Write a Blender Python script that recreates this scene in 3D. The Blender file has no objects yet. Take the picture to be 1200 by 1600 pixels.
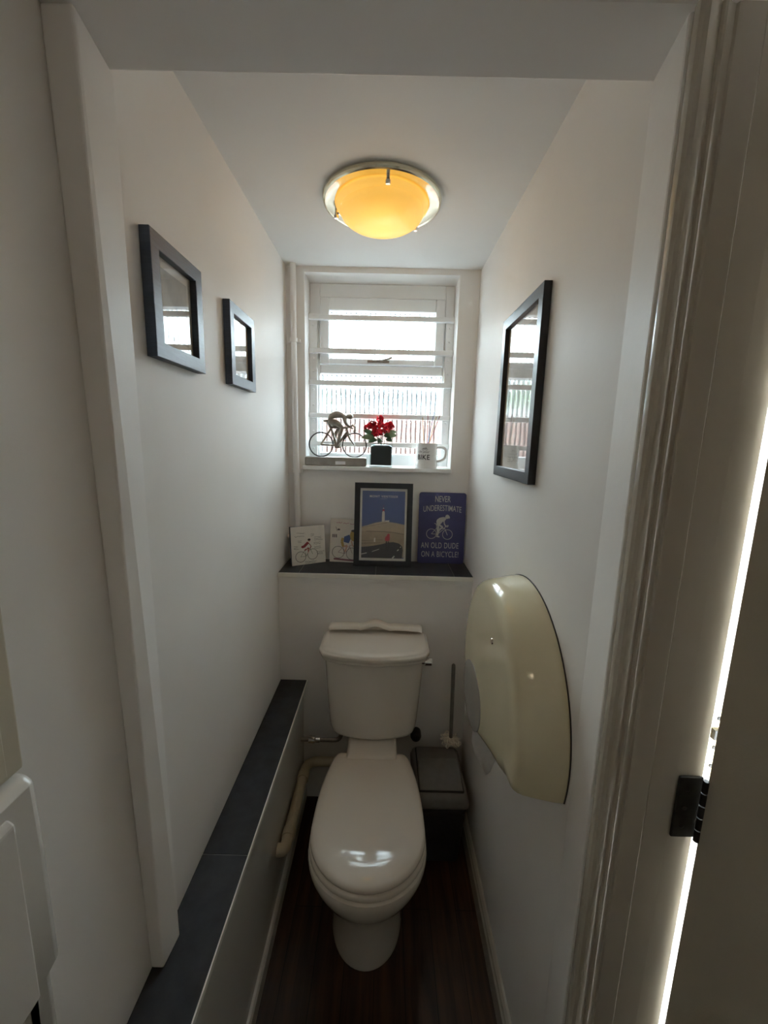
import bpy, bmesh, math, random
from mathutils import Vector, Matrix, Euler
random.seed(7)
PI = math.pi
C = bpy.context.scene.collection
SC = bpy.context.scene

# ------------------------------------------------------------------ camera
cam_d = bpy.data.cameras.new('camera')
cam = bpy.data.objects.new('camera', cam_d); C.objects.link(cam)
cam_d.sensor_fit = 'HORIZONTAL'; cam_d.sensor_width = 36.0
cam_d.lens = 36.0*640.5/1200; cam_d.clip_start = 0.02
fwd = Vector((-0.00358, 0.98544, -0.16996)).normalized()
rgt = Vector((1.5608e-3, 1.21e-5, 3.747e-5)).normalized()
rgt = (rgt - fwd*rgt.dot(fwd)).normalized()
upv = rgt.cross(fwd)
rgt_r, up_r = rgt, upv
M = Matrix(((rgt_r.x, up_r.x, -fwd.x), (rgt_r.y, up_r.y, -fwd.y), (rgt_r.z, up_r.z, -fwd.z))).to_4x4()
M.translation = Vector((0, 0, 1.640))
cam.matrix_world = M
SC.camera = cam

# ------------------------------------------------------------------ light and exposure
SKY = 29.0
w = bpy.data.worlds.new('sky'); SC.world = w; w.use_nodes = True
nt = w.node_tree; nt.nodes.clear()
wo = nt.nodes.new('ShaderNodeOutputWorld'); bg = nt.nodes.new('ShaderNodeBackground')
tc = nt.nodes.new('ShaderNodeTexCoord'); ns = nt.nodes.new('ShaderNodeTexNoise'); rp = nt.nodes.new('ShaderNodeValToRGB')
ns.inputs['Scale'].default_value = 2.2; ns.inputs['Detail'].default_value = 4
rp.color_ramp.elements[0].position = .38; rp.color_ramp.elements[0].color = (.62, .80, .95, 1)
rp.color_ramp.elements[1].position = .62; rp.color_ramp.elements[1].color = (1, .99, .97, 1)
nt.links.new(tc.outputs['Generated'], ns.inputs['Vector']); nt.links.new(ns.outputs['Fac'], rp.inputs['Fac'])
nt.links.new(rp.outputs['Color'], bg.inputs['Color']); bg.inputs['Strength'].default_value = SKY
nt.links.new(bg.outputs[0], wo.inputs['Surface'])

def portal(name, loc, rot, sx, sy):
    d = bpy.data.lights.new(name, 'AREA'); d.shape = 'RECTANGLE'; d.size = sx; d.size_y = sy
    d.cycles.is_portal = True
    o = bpy.data.objects.new(name, d); C.objects.link(o); o.location = loc; o.rotation_euler = rot
portal('window_portal', (-.04, 2.09, 1.93), (-PI/2, 0, 0), .66, .82)

# unseen fill lamp added behind the viewer to brighten the lobby
hl = bpy.data.lights.new('lobby_fill', 'AREA'); hl.shape = 'DISK'; hl.size = .10; hl.energy = .36; hl.color = (1, .78, .52)
ho = bpy.data.objects.new('lobby_fill', hl); C.objects.link(ho); ho.location = (.0, -.50, 2.33)

SC.view_settings.view_transform = 'Standard'; SC.view_settings.look = 'None'
SC.view_settings.gamma = 1.0; SC.view_settings.exposure = 0.62; SC.view_settings.use_curve_mapping = False
SC.cycles.max_bounces = 16; SC.cycles.diffuse_bounces = 12; SC.cycles.transparent_max_bounces = 16
SC.cycles.use_denoising = True

# ------------------------------------------------------------------ materials
def mat(name, col, rough=.5, metal=0.0, var=0.0, vscale=8.0, bump=0.0, bscale=60.0, coat=0.0, spec=.5, stretch=(1, 1, 1)):
    m = bpy.data.materials.new(name); m.use_nodes = True
    n = m.node_tree.nodes; l = m.node_tree.links
    b = n['Principled BSDF']
    b.inputs['Base Color'].default_value = (*col, 1); b.inputs['Roughness'].default_value = rough
    b.inputs['Metallic'].default_value = metal; b.inputs['Specular IOR Level'].default_value = spec
    b.inputs['Coat Weight'].default_value = coat; b.inputs['Coat Roughness'].default_value = .08
    if var or bump:
        t = n.new('ShaderNodeTexCoord'); mp = n.new('ShaderNodeMapping'); mp.inputs['Scale'].default_value = stretch
        l.new(t.outputs['Object'], mp.inputs['Vector'])
    if var:
        z = n.new('ShaderNodeTexNoise'); z.inputs['Scale'].default_value = vscale; z.inputs['Detail'].default_value = 5
        l.new(mp.outputs[0], z.inputs['Vector'])
        r = n.new('ShaderNodeValToRGB')
        r.color_ramp.elements[0].position = .35; r.color_ramp.elements[1].position = .65
        r.color_ramp.elements[0].color = (*[c*(1-var) for c in col], 1)
        r.color_ramp.elements[1].color = (*[min(1, c*(1+var)) for c in col], 1)
        l.new(z.outputs['Fac'], r.inputs['Fac']); l.new(r.outputs['Color'], b.inputs['Base Color'])
    if bump:
        z2 = n.new('ShaderNodeTexNoise'); z2.inputs['Scale'].default_value = bscale; z2.inputs['Detail'].default_value = 3
        l.new(mp.outputs[0], z2.inputs['Vector'])
        bp = n.new('ShaderNodeBump'); bp.inputs['Strength'].default_value = bump; bp.inputs['Distance'].default_value = .002
        l.new(z2.outputs['Fac'], bp.inputs['Height']); l.new(bp.outputs[0], b.inputs['Normal'])
    return m

PAINT = mat('wall_paint', (.835, .815, .79), .5, var=.02, vscale=3, bump=.12, bscale=45)
CEILP = mat('ceiling_paint', (.80, .80, .79), .6, var=.015, vscale=3, bump=.08, bscale=60)
GLOSSW = mat('gloss_white_paint', (.70, .68, .64), .25, var=.02, vscale=6, bump=.04, bscale=30)
FRAMEW = mat('window_white', (.84, .85, .85), .3, var=.02, vscale=10)
PANELW = mat('panel_white', (.60, .59, .55), .16, var=.02, vscale=4)
CERAM = mat('ceramic_white', (.76, .71, .64), .10, coat=.4, var=.01, vscale=5)
SEATW = mat('seat_white', (.76, .70, .62), .06, coat=.3, var=.01, vscale=5)
CREAMG = mat('khaki_cream_plastic', (.55, .50, .40), .3, var=.03)
CREAM = mat('cream_plastic', (.69, .63, .44), .14, coat=.4, var=.03, vscale=5)
GREYW = mat('smoked_plastic', (.36, .34, .31), .18, var=.03)
TILE = mat('dark_slate_tile', (.028, .028, .032), .55, var=.18, vscale=25, bump=.1, bscale=120, spec=.3)
GROUT = mat('grey_grout', (.23, .22, .20), .8, var=.1, vscale=40)
TRIMW = mat('pale_edge_trim', (.82, .80, .74), .22, var=.02)
BLACKF = mat('black_frame_wood', (.018, .02, .026), .34, var=.2, vscale=30, bump=.1, bscale=150, stretch=(1, 8, 1))
GREYF = mat('slate_frame_wood', (.042, .056, .086), .38, var=.15, vscale=30, bump=.15, bscale=120, stretch=(1, 1, 10))  # slate colour, with the window's reflection put in as extra blue
CHROME = mat('chrome', (.75, .75, .74), .08, metal=1.0, var=.02)
PALEB = mat('pale_polished_ring', (.84, .82, .66), .14, metal=1.0, var=.03)
BRASS = mat('polished_brass', (.78, .68, .42), .16, metal=1.0, var=.05, vscale=20)
BRONZE = mat('aged_pewter', (.27, .24, .205), .40, metal=.45, var=.2, vscale=60)
STONE = mat('pewter_plinth', (.30, .28, .25), .42, metal=.4, var=.15, vscale=25)
DARKW = mat('dark_wire', (.05, .045, .045), .4, metal=.5, var=.1)
BING = mat('grey_bin_plastic', (.165, .158, .150), .42, var=.06, vscale=40, bump=.1, bscale=400)
BIND = mat('charcoal_bin_plastic', (.035, .034, .038), .45, var=.06, vscale=40, bump=.1, bscale=400)
BLACKR = mat('rubber_and_gap_black', (.012, .012, .012), .5, var=.1)
PIPEC = mat('cream_pipe_plastic', (.52, .44, .31), .35, var=.05, vscale=20)
COPPER = mat('dull_metal_pipe', (.30, .27, .24), .35, metal=.8, var=.15, vscale=30)
BRISTLE = mat('bristle_white', (.85, .80, .70), .7, var=.1, vscale=80)
PAPER = mat('tissue_paper', (.80, .78, .76), .9, var=.03, vscale=60, bump=.3, bscale=300)
CARDW = mat('card_white', (.72, .68, .61), .6, var=.03, vscale=30)
CARDB = mat('card_blue_inside', (.07, .10, .13), .6, var=.1, vscale=20)
CARDG = mat('card_green_back', (.30, .36, .25), .6, var=.1, vscale=20)
INK = mat('black_ink', (.025, .02, .02), .6, var=.1)
INKG = mat('grey_ink', (.09, .075, .075), .6, var=.1)
INKR = mat('dark_red_ink', (.28, .035, .04), .6, var=.1)
INKP = mat('pink_ink', (.50, .16, .24), .6, var=.1)
SKIN = mat('ink_skin', (.60, .36, .26), .6, var=.1)
INKB = mat('blue_ink', (.07, .11, .26), .6, var=.1)
INKY = mat('ochre_ink', (.48, .33, .10), .6, var=.1)
INKGR = mat('green_ink', (.16, .22, .12), .6, var=.1)
INKMAU = mat('mauve_ink', (.24, .10, .12), .6, var=.1)
SKYB = mat('print_sky_blue', (.085, .125, .30), .6, var=.04, vscale=20)
SAND = mat('print_sand', (.40, .32, .22), .6, var=.08, vscale=40)
SAND2 = mat('print_pale_sand', (.50, .41, .29), .6, var=.08, vscale=40)
ROAD = mat('print_road', (.05, .05, .055), .6, var=.1, vscale=40)
PRED = mat('print_red', (.50, .03, .05), .6, var=.1)
PWHITE = mat('print_white', (.80, .78, .72), .6, var=.02)
SIGNB = mat('sign_blue_tin', (.055, .055, .17), .38, var=.08, vscale=14)
SIGNS = mat('sign_silver_print', (.55, .54, .52), .45, var=.04, vscale=30)
RED = mat('petal_red', (.70, .015, .045), .5, var=.3, vscale=60)
LEAF = mat('leaf_green', (.07, .14, .07), .5, var=.35, vscale=30)
LEAF2 = mat('leaf_pale', (.25, .33, .20), .5, var=.3, vscale=30)
PEBBLE = mat('black_filling', (.012, .016, .02), .35, var=.4, vscale=90, bump=.6, bscale=90)
MUGW = mat('mug_glaze', (.78, .77, .75), .15, coat=.3, var=.01)
STICKT = mat('stick_tan', (.48, .33, .14), .7, var=.15, vscale=60)
STICKR = mat('stick_dark_red', (.22, .05, .05), .7, var=.15, vscale=60)
STICKB = mat('stick_blue', (.08, .14, .35), .7, var=.15, vscale=60)
RUST = mat('dark_hinge_iron', (.020, .017, .014), .55, metal=.3, var=.4, vscale=60)
ARCH = mat('architrave_paint', (.50, .46, .39), .20, var=.03, vscale=8, bump=.05, bscale=30)
DOORP = mat('door_paint', (.50, .455, .37), .5, var=.03, vscale=8, bump=.2, bscale=220)
OUTW = mat('outdoor_white_render', (.82, .82, .80), .8, var=.05, vscale=12, bump=.3, bscale=60)
PAVE = mat('pale_paving', (.33, .32, .31), .85, var=.12, vscale=4, bump=.3, bscale=40)
SLATE = mat('roof_slate', (.020, .022, .025), .75, var=.35, vscale=5)
BUSH = mat('bush_leaf', (.10, .17, .06), .6, var=.35, vscale=9)
LABEL = mat('pale_plaque', (.75, .75, .78), .35, var=.02)

def floor_mat():
    m = mat('dark_wood_laminate', (.05, .022, .013), .38, spec=.3)
    n = m.node_tree.nodes; l = m.node_tree.links; b = n['Principled BSDF']
    t = n.new('ShaderNodeTexCoord'); mp = n.new('ShaderNodeMapping'); mp.inputs['Scale'].default_value = (14, 1.1, 1)
    l.new(t.outputs['Object'], mp.inputs[0])
    z = n.new('ShaderNodeTexNoise'); z.inputs['Scale'].default_value = 3; z.inputs['Detail'].default_value = 8; z.inputs['Distortion'].default_value = .6
    l.new(mp.outputs[0], z.inputs['Vector'])
    r = n.new('ShaderNodeValToRGB'); r.color_ramp.elements[0].position = .3; r.color_ramp.elements[1].position = .72
    r.color_ramp.elements[0].color = (.022, .009, .006, 1); r.color_ramp.elements[1].color = (.085, .036, .018, 1)
    l.new(z.outputs['Fac'], r.inputs['Fac'])
    br = n.new('ShaderNodeTexBrick'); br.inputs['Scale'].default_value = 1; br.inputs['Mortar Size'].default_value = .0012
    br.inputs['Brick Width'].default_value = 1.2; br.inputs['Row Height'].default_value = .095; br.offset = .37
    br.inputs['Color1'].default_value = (1, 1, 1, 1); br.inputs['Color2'].default_value = (.72, .70, .68, 1); br.inputs['Mortar'].default_value = (.15, .12, .1, 1)
    mp2 = n.new('ShaderNodeMapping'); mp2.inputs['Rotation'].default_value = (0, 0, PI/2)
    l.new(t.outputs['Object'], mp2.inputs[0]); l.new(mp2.outputs[0], br.inputs['Vector'])
    mx = n.new('ShaderNodeMix'); mx.data_type = 'RGBA'; mx.blend_type = 'MULTIPLY'; mx.inputs[0].default_value = 1
    l.new(r.outputs[0], mx.inputs[6]); l.new(br.outputs['Color'], mx.inputs[7]); l.new(mx.outputs[2], b.inputs['Base Color'])
    return m
FLOORM = floor_mat()

def brick_mat():
    m = mat('garden_brick', (.4, .2, .15), .85)
    n = m.node_tree.nodes; l = m.node_tree.links; b = n['Principled BSDF']
    t = n.new('ShaderNodeTexCoord'); mp = n.new('ShaderNodeMapping'); mp.inputs['Rotation'].default_value = (PI/2, 0, 0)
    l.new(t.outputs['Object'], mp.inputs[0])
    br = n.new('ShaderNodeTexBrick'); br.inputs['Scale'].default_value = 1; br.inputs['Mortar Size'].default_value = .008
    br.inputs['Brick Width'].default_value = .225; br.inputs['Row Height'].default_value = .075
    br.inputs['Color1'].default_value = (.12, .050, .038, 1); br.inputs['Color2'].default_value = (.075, .033, .027, 1); br.inputs['Mortar'].default_value = (.15, .13, .115, 1)
    l.new(mp.outputs[0], br.inputs['Vector']); l.new(br.outputs['Color'], b.inputs['Base Color'])
    return m
BRICK = brick_mat()

def clear_glass(name, tint=(1, 1, 1), rough=0.0, base=.04, edge=1.0):
    """thin clear glass: see-through with real Fresnel reflection"""
    m = bpy.data.materials.new(name); m.use_nodes = True
    n = m.node_tree.nodes; l = m.node_tree.links; n.clear()
    o = n.new('ShaderNodeOutputMaterial'); mx = n.new('ShaderNodeMixShader'); fr = n.new('ShaderNodeFresnel'); 
    ge = n.new('ShaderNodeNewGeometry'); mr = n.new('ShaderNodeMapRange'); mr.inputs['To Min'].default_value = 1.52; mr.inputs['To Max'].default_value = 1/1.52
    l.new(ge.outputs['Backfacing'], mr.inputs['Value']); l.new(mr.outputs[0], fr.inputs['IOR'])
    tr = n.new('ShaderNodeBsdfTransparent'); tr.inputs[0].default_value = (*tint, 1)
    gl = n.new('ShaderNodeBsdfGlossy'); gl.inputs['Roughness'].default_value = rough
    l.new(fr.outputs[0], mx.inputs[0]); l.new(tr.outputs[0], mx.inputs[1]); l.new(gl.outputs[0], mx.inputs[2]); l.new(mx.outputs[0], o.inputs[0])
    return m
PICGLASS = clear_glass('picture_glass')
VASEG = clear_glass('vase_glass', (.92, .97, .97))

def reeded_glass():
    m = bpy.data.materials.new('reeded_glass'); m.use_nodes = True
    n = m.node_tree.nodes; l = m.node_tree.links; n.clear()
    o = n.new('ShaderNodeOutputMaterial'); mx = n.new('ShaderNodeMixShader'); mx2 = n.new('ShaderNodeMixShader')
    t = n.new('ShaderNodeTexCoord'); mp = n.new('ShaderNodeMapping')
    l.new(t.outputs['Object'], mp.inputs[0])
    wv = n.new('ShaderNodeTexWave'); wv.wave_type = 'BANDS'; wv.bands_direction = 'X'; wv.wave_profile = 'SIN'
    wv.inputs['Scale'].default_value = 14.0; wv.inputs['Distortion'].default_value = .9; wv.inputs['Detail'].default_value = 2; wv.inputs['Detail Scale'].default_value = 1.6
    l.new(mp.outputs[0], wv.inputs['Vector'])
    bp = n.new('ShaderNodeBump'); bp.inputs['Strength'].default_value = 1.0; bp.inputs['Distance'].default_value = .006
    l.new(wv.outputs['Fac'], bp.inputs['Height'])
    rf = n.new('ShaderNodeBsdfRefraction'); rf.inputs['IOR'].default_value = 1.45; rf.inputs['Roughness'].default_value = .02
    cr = n.new('ShaderNodeValToRGB'); cr.color_ramp.elements[0].position = .02; cr.color_ramp.elements[0].color = (.36, .40, .41, 1)  # grooves tinted darker, painting in the dark lines that bent light gives ribs
    cr.color_ramp.elements[1].position = .45; cr.color_ramp.elements[1].color = (.92, .96, .96, 1)
    l.new(wv.outputs['Fac'], cr.inputs[0]); l.new(cr.outputs[0], rf.inputs['Color'])
    l.new(bp.outputs[0], rf.inputs['Normal'])
    tr = n.new('ShaderNodeBsdfTransparent'); l.new(cr.outputs[0], tr.inputs[0])
    gl = n.new('ShaderNodeBsdfGlossy'); gl.inputs['Roughness'].default_value = .05; l.new(bp.outputs[0], gl.inputs['Normal'])
    mx.inputs[0].default_value = .55
    l.new(tr.outputs[0], mx.inputs[1]); l.new(rf.outputs[0], mx.inputs[2])
    mx2.inputs[0].default_value = .06
    l.new(mx.outputs[0], mx2.inputs[1]); l.new(gl.outputs[0], mx2.inputs[2]); l.new(mx2.outputs[0], o.inputs[0])
    return m
REEDED = reeded_glass()

def lamp_mat():
    m = mat('amber_lit_glass', (.85, .60, .22), .25)
    b = m.node_tree.nodes['Principled BSDF']; n = m.node_tree.nodes; l = m.node_tree.links
    t = n.new('ShaderNodeTexCoord'); z = n.new('ShaderNodeTexNoise'); z.inputs['Scale'].default_value = 9; z.inputs['Detail'].default_value = 4
    l.new(t.outputs['Object'], z.inputs['Vector'])
    r = n.new('ShaderNodeValToRGB'); r.color_ramp.elements[0].color = (.72, .36, .045, 1); r.color_ramp.elements[1].color = (.95, .50, .075, 1)
    l.new(z.outputs['Fac'], r.inputs[0]); l.new(r.outputs[0], b.inputs['Emission Color']); b.inputs['Emission Strength'].default_value = .60
    return m
AMBER = lamp_mat()

# ------------------------------------------------------------------ geometry helpers
def obj(name, bm, m, parent=None, smooth=False, bevel=0, seg=2, angle=40):
    me = bpy.data.meshes.new(name)
    bmesh.ops.recalc_face_normals(bm, faces=bm.faces[:])
    bm.to_mesh(me); bm.free()
    for mm in (m if isinstance(m, (list, tuple)) else [m]): me.materials.append(mm)
    o = bpy.data.objects.new(name, me); C.objects.link(o)
    if smooth:
        for p in me.polygons: p.use_smooth = True
        me.set_sharp_from_angle(angle=math.radians(angle))
    if bevel:
        b = o.modifiers.new('bevel', 'BEVEL'); b.width = bevel; b.segments = seg; b.limit_method = 'ANGLE'; b.angle_limit = math.radians(40)
    if parent is not None: o.parent = parent
    return o

def box(bm, x0, x1, y0, y1, z0, z1, mi=0, mtx=None):
    vs = [bm.verts.new((x, y, z)) for z in (z0, z1) for y in (y0, y1) for x in (x0, x1)]
    fs = [(0, 2, 3, 1), (4, 5, 7, 6), (0, 1, 5, 4), (2, 6, 7, 3), (0, 4, 6, 2), (1, 3, 7, 5)]
    for f in fs:
        q = bm.faces.new([vs[i] for i in f]); q.material_index = mi
    if mtx is not None: bmesh.ops.transform(bm, matrix=mtx, verts=vs)
    return vs

def B(*a, **k):
    bm = bmesh.new(); box(bm, *a, **k); return bm

def prism(bm, pts, axis, a, b, mi=0):
    """extrude a polygon along an axis; pts are (u,v) in the two other axes, in xyz order"""
    def P(u, v, t):
        return {'x': (t, u, v), 'y': (u, t, v), 'z': (u, v, t)}[axis]
    A = [bm.verts.new(P(u, v, a)) for u, v in pts]; Bv = [bm.verts.new(P(u, v, b)) for u, v in pts]
    n = len(pts)
    fs = [bm.faces.new(A), bm.faces.new(Bv[::-1])]
    for i in range(n):
        fs.append(bm.faces.new((A[i], A[(i+1) % n], Bv[(i+1) % n], Bv[i])))
    for f in fs: f.material_index = mi
    return A+Bv

def loft(bm, rings, cap0=True, cap1=True, closed=True):
    R = [[bm.verts.new(p) for p in r] for r in rings]
    n = len(R[0])
    for a, b in zip(R, R[1:]):
        for i in range(n if closed else n-1):
            bm.faces.new((a[i], a[(i+1) % n], b[(i+1) % n], b[i]))
    if cap0: bm.faces.new(R[0][::-1])
    if cap1: bm.faces.new(R[-1])
    return R

def lathe(bm, prof, n=48, center=(0, 0, 0), axis='z', cap=False):
    rings = []
    for r, h in prof:
        ring = []
        for i in range(n):
            a = 2*PI*i/n; c, s = r*math.cos(a), r*math.sin(a)
            p = {'z': (c, s, h), 'y': (c, h, s), 'x': (h, c, s)}[axis]
            ring.append((p[0]+center[0], p[1]+center[1], p[2]+center[2]))
        rings.append(ring)
    loft(bm, rings, cap, cap)

def tube(bm, pts, r, n=12, cap=True, closed=False):
    pts = [Vector(p) for p in pts]; rings = []
    up = None; N = len(pts)
    for i, p in enumerate(pts):
        if closed: d = pts[(i+1) % N]-pts[i-1]
        else: d = pts[min(i+1, N-1)]-pts[max(i-1, 0)]
        d.normalize()
        if up is None:
            up = Vector((0, 0, 1)) if abs(d.z) < .9 else Vector((1, 0, 0))
        s = d.cross(up).normalized(); up = s.cross(d).normalized()
        rr = r[i] if isinstance(r, (list, tuple)) else r
        rings.append([p+s*rr*math.cos(2*PI*k/n)+up*rr*math.sin(2*PI*k/n) for k in range(n)])
    if closed: rings.append(rings[0])
    loft(bm, rings, cap and not closed, cap and not closed)
    if closed: bmesh.ops.remove_doubles(bm, verts=bm.verts[:], dist=1e-6)

def arc(p0, p1, p2, n=8):
    p0, p1, p2 = Vector(p0), Vector(p1), Vector(p2)
    return [p0*(1-t)**2+p1*2*t*(1-t)+p2*t*t for t in [i/n for i in range(n+1)]]

def sphere(bm, c, r, sc=(1, 1, 1), u=12, v=8, mtx=None):
    r_ = bmesh.ops.create_uvsphere(bm, u_segments=u, v_segments=v, radius=r)
    bmesh.ops.scale(bm, vec=sc, verts=r_['verts'])
    if mtx is not None: bmesh.ops.transform(bm, matrix=mtx, verts=r_['verts'])
    bmesh.ops.translate(bm, vec=c, verts=r_['verts'])

def thing(name, label, cat, loc=(0, 0, 0), rot=(0, 0, 0), group=None):
    o = bpy.data.objects.new(name, None); C.objects.link(o); o.empty_display_size = .05
    o.location = loc; o.rotation_euler = rot
    return tag(o, label, cat, group)
def tag(o, label, cat, group=None):
    o['label'] = label; o['category'] = cat
    if group: o['group'] = group
    return o
def struct(name, bm, m, parent=None, **k):
    o = obj(name, bm, m, parent, **k)
    if parent is None: o['kind'] = 'structure'
    return o

# flat print helpers in a leaf's own plane: x right, z up, the print sits proud of y = y0 towards -y
def poly2(bm, pts, y0, t=.0004, mi=0): prism(bm, pts, 'y', y0-t, y0, mi)
def line2(bm, p, q, w, y0, t=.0004):
    p, q = Vector(p), Vector(q); d = (q-p)
    if d.length < 1e-6: return
    d.normalize(); s = Vector((-d.y, d.x))*w/2
    poly2(bm, [p+s, q+s, q-s, p-s], y0, t)
def path2(bm, pts, w, y0, t=.0004):
    for a, b in zip(pts, pts[1:]): line2(bm, a, b, w, y0, t)
def ring2(bm, c, r, w, y0, t=.0004, n=36):
    for i in range(n):
        a, b = 2*PI*i/n, 2*PI*(i+1)/n
        poly2(bm, [(c[0]+(r+s)*math.cos(x), c[1]+(r+s)*math.sin(x)) for s, x in ((-w/2, a), (w/2, a), (w/2, b), (-w/2, b))], y0, t)
def disc2(bm, c, rx, rz, y0, t=.0004, n=24):
    poly2(bm, [(c[0]+rx*math.cos(2*PI*i/n), c[1]+rz*math.sin(2*PI*i/n)) for i in range(n)], y0, t)

def text(name, body, size, m, parent, loc, xs=1.0, thick=.0004, rot=(PI/2, 0, 0), shear=0.0, offset=0.0, spacing=1.0):
    cu = bpy.data.curves.new(name, 'FONT'); cu.body = body; cu.size = size; cu.align_x = 'CENTER'; cu.align_y = 'CENTER'
    cu.extrude = thick; cu.shear = shear; cu.offset = offset; cu.space_character = spacing
    tmp = bpy.data.objects.new(name, cu); C.objects.link(tmp)
    bpy.context.view_layer.update()
    dg = bpy.context.evaluated_depsgraph_get()
    me = bpy.data.meshes.new_from_object(tmp.evaluated_get(dg))
    bpy.data.objects.remove(tmp)
    me.materials.clear(); me.materials.append(m)
    o = bpy.data.objects.new(name, me); C.objects.link(o)
    me.transform(Matrix.Translation(loc) @ Euler(rot).to_matrix().to_4x4() @ Matrix.Diagonal((xs, 1, 1, 1)))
    o.parent = parent
    return o

# ------------------------------------------------------------------ the room
XL, XR, YB, YS, ZC = -.445, .375, 1.657, 1.865, 2.356
ZB = .593                     # top of the boxing on the left
struct('floor', B(-.60, .95, -1.05, 1.86, -.06, 0), FLOORM)
struct('ceiling', B(-.60, .95, -1.05, 2.06, ZC, ZC+.10), CEILP)
struct('wall_left', B(-.60, XL, -1.05, 2.06, 0, ZC), PAINT)
bm = bmesh.new(); prism(bm, [(XR, 2.06), (XR, .70), (.357, .600), (.531, .600), (.531, .690), (.49, .72), (.49, 2.06)], 'z', 0, ZC)
struct('wall_right', bm, PAINT, bevel=.004)
bm = bmesh.new()
loft(bm, [[(XL, .705, ZB), (-.415, .705, ZB), (-.420, .648, ZB), (XL, .648, ZB)], [(XL, .705, 2.166), (-.419, .705, 2.166), (-.402, .603, 2.166), (XL, .603, 2.166)]])
struct('trim_1', bm, PAINT, bevel=.004, seg=3)
struct('wall_header', B(XL, .95, .588, .70, 2.166, ZC), PAINT, bevel=.003)
bm = bmesh.new()
WX0, WX1, WZ0, WZ1 = -.366, .289, 1.524, 2.333
box(bm, XL, WX0, YS, 2.06, 1.086, ZC); box(bm, WX1, XR, YS, 2.06, 1.086, ZC)
box(bm, WX0, WX1, YS, 2.06, WZ1, ZC); box(bm, WX0, WX1, YS, 2.06, 1.086, WZ0-.016)
struct('wall_back', bm, PAINT)
struct('wall_ledge', B(XL, XR, YB, 2.06, 0, 1.066), PAINT)
struct('wall_lobby_back', B(-.60, .95, -.95, -.80, 0, ZC), PAINT)  # unseen; brought nearer to keep the lobby dark
struct('wall_lobby_right', B(.715, .95, -.80, .70, 0, ZC), PAINT)  # unseen; set close in to cut daylight coming round the door leaf
# skirting boards
bm = bmesh.new(); prism(bm, [(XR, 0), (.357, 0), (.357, .070), (.361, .078), (.363, .088), (.369, .096), (.375, .098)], 'y', .70, YB)
struct('baseboard_right', bm, ARCH)
bm = bmesh.new(); prism(bm, [(-.345, 0), (-.333, 0), (-.333, .055), (-.338, .064), (-.345, .066)], 'y', -.4, YB)
struct('baseboard_left', bm, GLOSSW)

# window: fixed frame, top-hung sash, sill board
win = thing('window_1', 'small white painted window with two ribbed glass panes above the ledge', 'window'); win['kind'] = 'structure'
bm = bmesh.new()
Y0, Y1 = 1.985, 2.05
box(bm, WX0, -.320, Y0, Y1, WZ0, WZ1); box(bm, .248, WX1, Y0, Y1, WZ0, WZ1)
box(bm, -.320, .248, Y0, Y1, 2.273, WZ1); box(bm, -.320, .248, Y0, Y1, 1.944, 1.984); box(bm, -.320, .248, Y0, Y1, WZ0, 1.580)
obj('window_frame', bm, FRAMEW, win, bevel=.004)
bm = bmesh.new()
SY0, SY1 = 1.972, 2.03
box(bm, -.319, -.276, SY0, SY1, 1.986, 2.270); box(bm, .206, .247, SY0, SY1, 1.986, 2.270)
box(bm, -.276, .206, SY0+.001, SY1, 2.216, 2.270); box(bm, -.276, .206, SY0+.001, SY1, 1.986, 2.011)
sash = obj('sash', bm, FRAMEW, win, bevel=.004)
obj('glass_pane', B(-.277, .207, 2.004, 2.008, 2.010, 2.217), REEDED, sash)
bm = bmesh.new()
tube(bm, [(-.075, 1.968, 2.000), (-.03, 1.962, 2.003), (0, 1.955, 2.010), (.012, 1.955, 2.016)], .005, 8)
box(bm, -.10, .0, 1.966, 1.973, 1.994, 2.004)
obj('stay_handle', bm, BRONZE, sash, smooth=True)
obj('glass_pane', B(-.321, .249, 2.014, 2.018, 1.579, 1.945), REEDED, win)
bm = bmesh.new(); box(bm, -.378, .290, 1.838, 1.985, WZ0-.018, WZ0)
obj('window_sill', bm, FRAMEW, win, bevel=.003)

# ------------------------------------------------------------------ outside
struct('wall_upper_shade', B(-3.5, 3.5, .70, 2.06, ZC+.10, 7.5), OUTW)  # unseen upper storey, added to shade the brick garden wall
struct('wall_outer', B(-3.5, -.60, .70, 2.06, -.02, ZC+.10), OUTW)
struct('ground', B(-6, 9, 2.07, 14, -.06, -.02), PAVE)
struct('ground_path', B(.54, 9, .71, 2.07, -.06, -.02), PAVE)
o = obj('garden_wall', B(-4, 4.5, 4.4, 4.62, -.02, 1.93), BRICK); tag(o, 'red brick garden wall outside the window behind the lower ribbed pane', 'wall')
bm = bmesh.new(); box(bm, -4.05, 4.55, 4.36, 4.66, 1.93, 2.0); obj('coping', bm, PAVE, o)
ob = thing('outbuilding', 'low outbuilding with dark slate roof beyond the brick garden wall', 'building', (0, 9.2, 0))
obj('wall', B(-4.5, 5, -.9, .9, -.02, 2.15), BRICK, ob)
bm = bmesh.new(); prism(bm, [(-1.25, 2.05), (.0, 3.05), (1.25, 2.05), (1.25, 2.13), (.0, 3.15), (-1.25, 2.13)], 'x', -4.7, 5.2); obj('roof', bm, SLATE, ob)
bm = bmesh.new(); rb = random.Random(3)
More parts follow.
